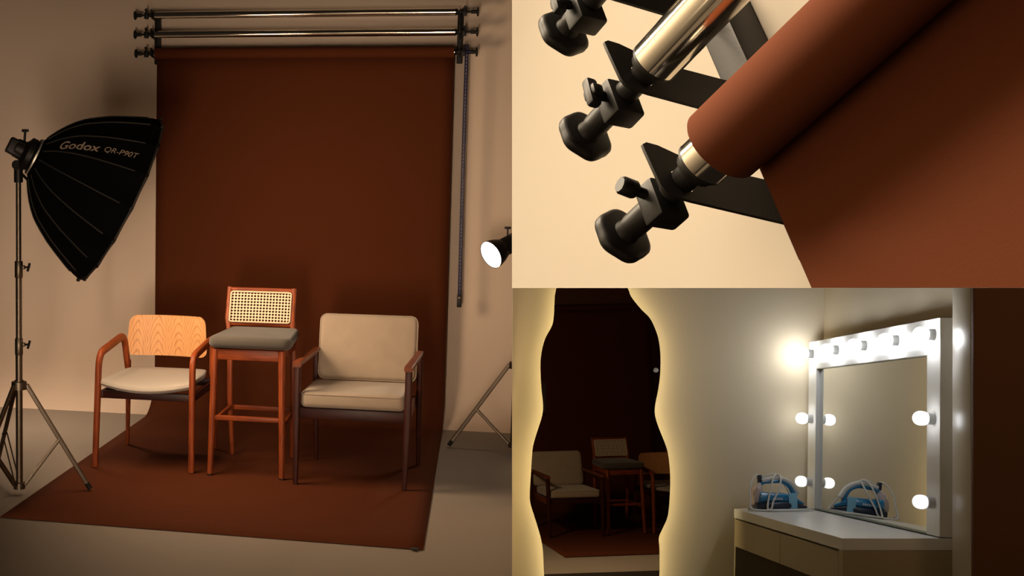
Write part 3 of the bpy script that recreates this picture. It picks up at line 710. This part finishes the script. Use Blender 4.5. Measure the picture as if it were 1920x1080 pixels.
bm = B(); prism(bm, wl, lambda u, v, t: wallpt(u, v, t), .056, .060); part('mirror_glass', bm, M['dimmed_glass'], wm)
bm = B(); wi = inset(wl, .012)
rings(bm, [[wallpt(u, v, t) for u, v in q] for q, t in ((wi, .0555), (inset(wl, .034), .0555), (inset(wl, .034), .001), (inset(wl, .038), .001), (inset(wl, .038), .0555))], True, False); part('backing', bm, M['black'], wm)
bm = B(); ws = inset(wl, .032)
rings(bm, [[wallpt(u, v, t) for u, v in ws] for t in (.036, .052)], True, False); part('led_strip', bm, M['led'], wm, 'glowing warm light strip behind the rim')
bm = B(); lathe(bm, [(0, .011), (.004, .011), (.006, .007)], axis_m(wallpt(-.705, .575, .060), VAN.to_3x3().inverted() @ (VAN.to_3x3() @ nb)), 20); part('touch_switch', bm, M['socket'], wm)

# ---- mirror framed with bulbs
MW, MH = 1.348, .7357
vm = thing('vanity_mirror', 'white framed make-up mirror lined with glowing round bulbs, standing on the desk', 'mirror', (.02, MW / 2, 0), VAN)
IR, IL, IT, IB = .105, 1.247, .612, .004    # opening along the frame
def fbox(bm, y0, y1, z0, z1): box(bm, (.0, y0, z0), (.048, y1, z1), .0015, 1)
bm = B(); fbox(bm, 0, IR, 0, MH); fbox(bm, IL, MW, 0, MH); fbox(bm, IR, IL, IT, MH); part('frame', bm, M['white'], vm)
bm = B(); box(bm, (.016, IR - .004, IB - .004), (.020, IL + .004, IT + .004)); part('mirror_glass', bm, M['mirror'], vm)
bm = B(); box(bm, (.0, IR, .0), (.020, IL, IB)); part('glass_edge', bm, M['mirror_edge'], vm)
bm = B(); box(bm, (.040, .02, .02), (.047, MW - .02, MH - .02)); part('back_board', bm, M['white'], vm)
BULBS = [(.048 + i * .3125, .680) for i in range(5)] + [(.048, .392), (.048, .110), (1.298, .392), (1.298, .115)]
for y, z in BULBS:
    bm = B(); lathe(bm, [(-.001, .0195), (.022, .0195), (.024, .017)], axis_m((0, y, z), (-1, 0, 0)), 24); so_ = part('bulb_socket', bm, M['socket'], vm)
    bm = B(); pr = [(.0225, .015), (.026, .021), (.032, .0235)] + [(.042 + .024 * math.sin(a), .0242 * math.cos(a) ** .8) for a in [i * PI / 2 / 8 for i in range(8)]] + [(.0662, .0008)]
    lathe(bm, pr, axis_m((0, y, z), (-1, 0, 0)), 24); part('bulb', bm, M['bulb' if z > .5 else 'bulb_mid' if z > .3 else 'bulb_low'], so_, 'glowing white bulb')

# ---- desk (its top follows the slope of the mirror's foot)
KS = .085
def skew(bm):
    for v in bm.verts: v.co.z += KS * min(v.co.x, 0) - .0004
DP, LA = .308, 1.3554
dk = thing('dressing_desk', 'cream dressing desk with two drawers under the bulb-framed mirror', 'desk', (-.15, LA / 2, -.74), VAN)
bm = B(); box(bm, (-DP, 0, -.040), (.048, LA, 0.), .0015, 1); skew(bm); part('desktop', bm, M['white'], dk)
for y0, y1 in ((.0, .045), (LA - .022, LA)):
    bm = B(); box(bm, (-DP + .003, y0 + .001, -.74), (.045, y1 - .001, -.0402), .0015, 1); skew(bm); part('side_panel', bm, M['desk'], dk)
bm = B(); box(bm, (-DP + .02, .046, -.150), (.04, LA - .023, -.0405)); skew(bm); part('drawer_case', bm, M['desk_dark'], dk)
ym = .046 + (LA - .068) * .5
for y0, y1 in ((.046, ym - .0015), (ym + .0015, LA - .0225)):
    bm = B(); box(bm, (-DP + .002, y0, -.165), (-DP + .020, y1, -.047), .0015, 1); skew(bm); part('drawer', bm, M['desk'], dk)
bm = B(); box(bm, (.036, .046, -.70), (.044, LA - .023, -.155)); skew(bm); part('back_panel', bm, M['desk_dark'], dk)

# ---- steam iron lying wrapped in its cord
IC = Vector((-.150, 1.245, 0)); IM = VAN @ Matrix.Translation(IC + Vector((0, 0, KS * IC.x + .0012))) @ Matrix.Rotation(-math.atan(KS), 4, 'Y') @ Matrix.Scale(1.07, 4)
ir = thing('steam_iron', 'blue and white steam iron wrapped in its white cord on the desk', 'iron', (0, 0, 0), IM)
def hull(bm, secs):     # sections along x: (x, halfwidth, z0, z1, roundness)
    rs = []
    for x, hw, z0, z1, k in secs:
        ring = []
        for i in range(20):
            a = 2 * PI * i / 20; c, s = math.cos(a), math.sin(a); e = k
            ring.append(Vector((x, hw * math.copysign(abs(c) ** e, c), (z0 + z1) / 2 + (z1 - z0) / 2 * math.copysign(abs(s) ** e, s))))
        rs.append(ring)
    rings(bm, rs)
bm = B(); hull(bm, [(-.098, .010, .003, .010, .5), (-.094, .040, .002, .030, .45), (-.07, .052, .002, .036, .4), (-.02, .054, .002, .036, .4), (.04, .044, .002, .033, .4), (.085, .022, .002, .022, .5), (.112, .004, .002, .010, .8)]); part('soleplate', bm, M['iron_dark'], ir)
bm = B(); hull(bm, [(-.086, .030, .028, .050, .6), (-.075, .046, .028, .076, .6), (-.03, .047, .029, .070, .6), (.02, .040, .029, .068, .6), (.06, .028, .026, .054, .6), (.09, .012, .018, .034, .8), (.1, .003, .018, .024, 1.)]); part('body', bm, M['iron_blue'], ir)
bm = B(); hull(bm, [(-.108, .012, .030, .060, .7), (-.100, .030, .020, .085, .7), (-.086, .036, .022, .105, .7), (-.070, .030, .040, .112, .7), (-.060, .012, .060, .110, .8)]); part('water_tank', bm, M['iron_clear'], ir)
bm = B(); hp = fillet([(-.066, 0, .055), (-.070, 0, .112), (.018, 0, .116), (.050, 0, .095), (.066, 0, .050)], .030, 6); sweep(bm, hp, rrect(.028, .016, .007), (0, 1, 0)); hn = part('handle', bm, M['iron_blue'], ir)
bm = B(); hp = fillet([(-.060, 0, .118), (-.02, 0, .127), (.022, 0, .126), (.056, 0, .104), (.078, 0, .060)], .02, 4); sweep(bm, hp, rrect(.030, .016, .006), (0, 1, 0)); part('handle_cap', bm, M['iron_white'], hn)
bm = B(); box(bm, (-.075, -.010, .105), (-.058, .010, .142), .004); part('cord_guard', bm, M['iron_dark'], ir)
bm = B(); box(bm, (.030, -.044, .006), (.062, -.040, .068), .001); part('care_label', bm, M['tagblue'], ir, 'pale blue label tag')
bm = B()
for x in (-.032, -.024, -.016, -.008, .0): box(bm, (x, -.0478, .042), (x + .005, -.0462, .050), .0005, 1)
part('side_mark', bm, M['iron_white'], ir)
def ctube(bm, pts, r=.0036):
    sm = []; P = [Vector(p) for p in pts]
    for i in range(len(P) - 1):
        a, b, c, d = P[max(i - 1, 0)], P[i], P[i + 1], P[min(i + 2, len(P) - 1)]
        for j in range(6):
            t = j / 6; sm.append(.5 * ((2 * b) + (c - a) * t + (2 * a - 5 * b + 4 * c - d) * t * t + (3 * b - a - 3 * c + d) * t ** 3))
    tube(bm, sm + [P[-1]], r, 8)
bm = B()
ctube(bm, [(-.066, 0, .140), (-.085, -.01, .138), (-.112, -.03, .100), (-.122, -.05, .040), (-.125, -.065, .012), (-.09, -.078, .0045), (-.03, -.082, .0045), (.05, -.080, .0045), (.105, -.055, .0045), (.118, -.02, .0045), (.10, .02, .0045), (.10, .05, .010), (.07, .055, .05), (.03, .035, .115), (.0, -.005, .139), (-.02, -.03, .130), (-.045, -.055, .070), (-.062, -.070, .014), (-.05, -.090, .0045), (.02, -.096, .0045), (.09, -.085, .0045)])
ctube(bm, [(-.055, .01, .128), (-.030, .004, .141), (.0, -.006, .143), (.010, -.022, .133), (-.005, -.052, .090), (-.035, -.062, .04), (-.052, -.070, .006), (-.10, -.06, .0045), (-.130, -.045, .006)])
part('power_cord', bm, M['cord'], ir)
bm = B(); lathe(bm, [(0, .006), (.012, .008), (.030, .008)], axis_m((-.128, -.03, .012), (.1, -1, 0)), 14); part('plug', bm, M['cord'], ir)
sc.cycles.use_denoising = True
sc.cycles.max_bounces = 8; sc.cycles.sample_clamp_indirect = 4.0; sc.cycles.caustics_reflective = False; sc.cycles.caustics_refractive = False
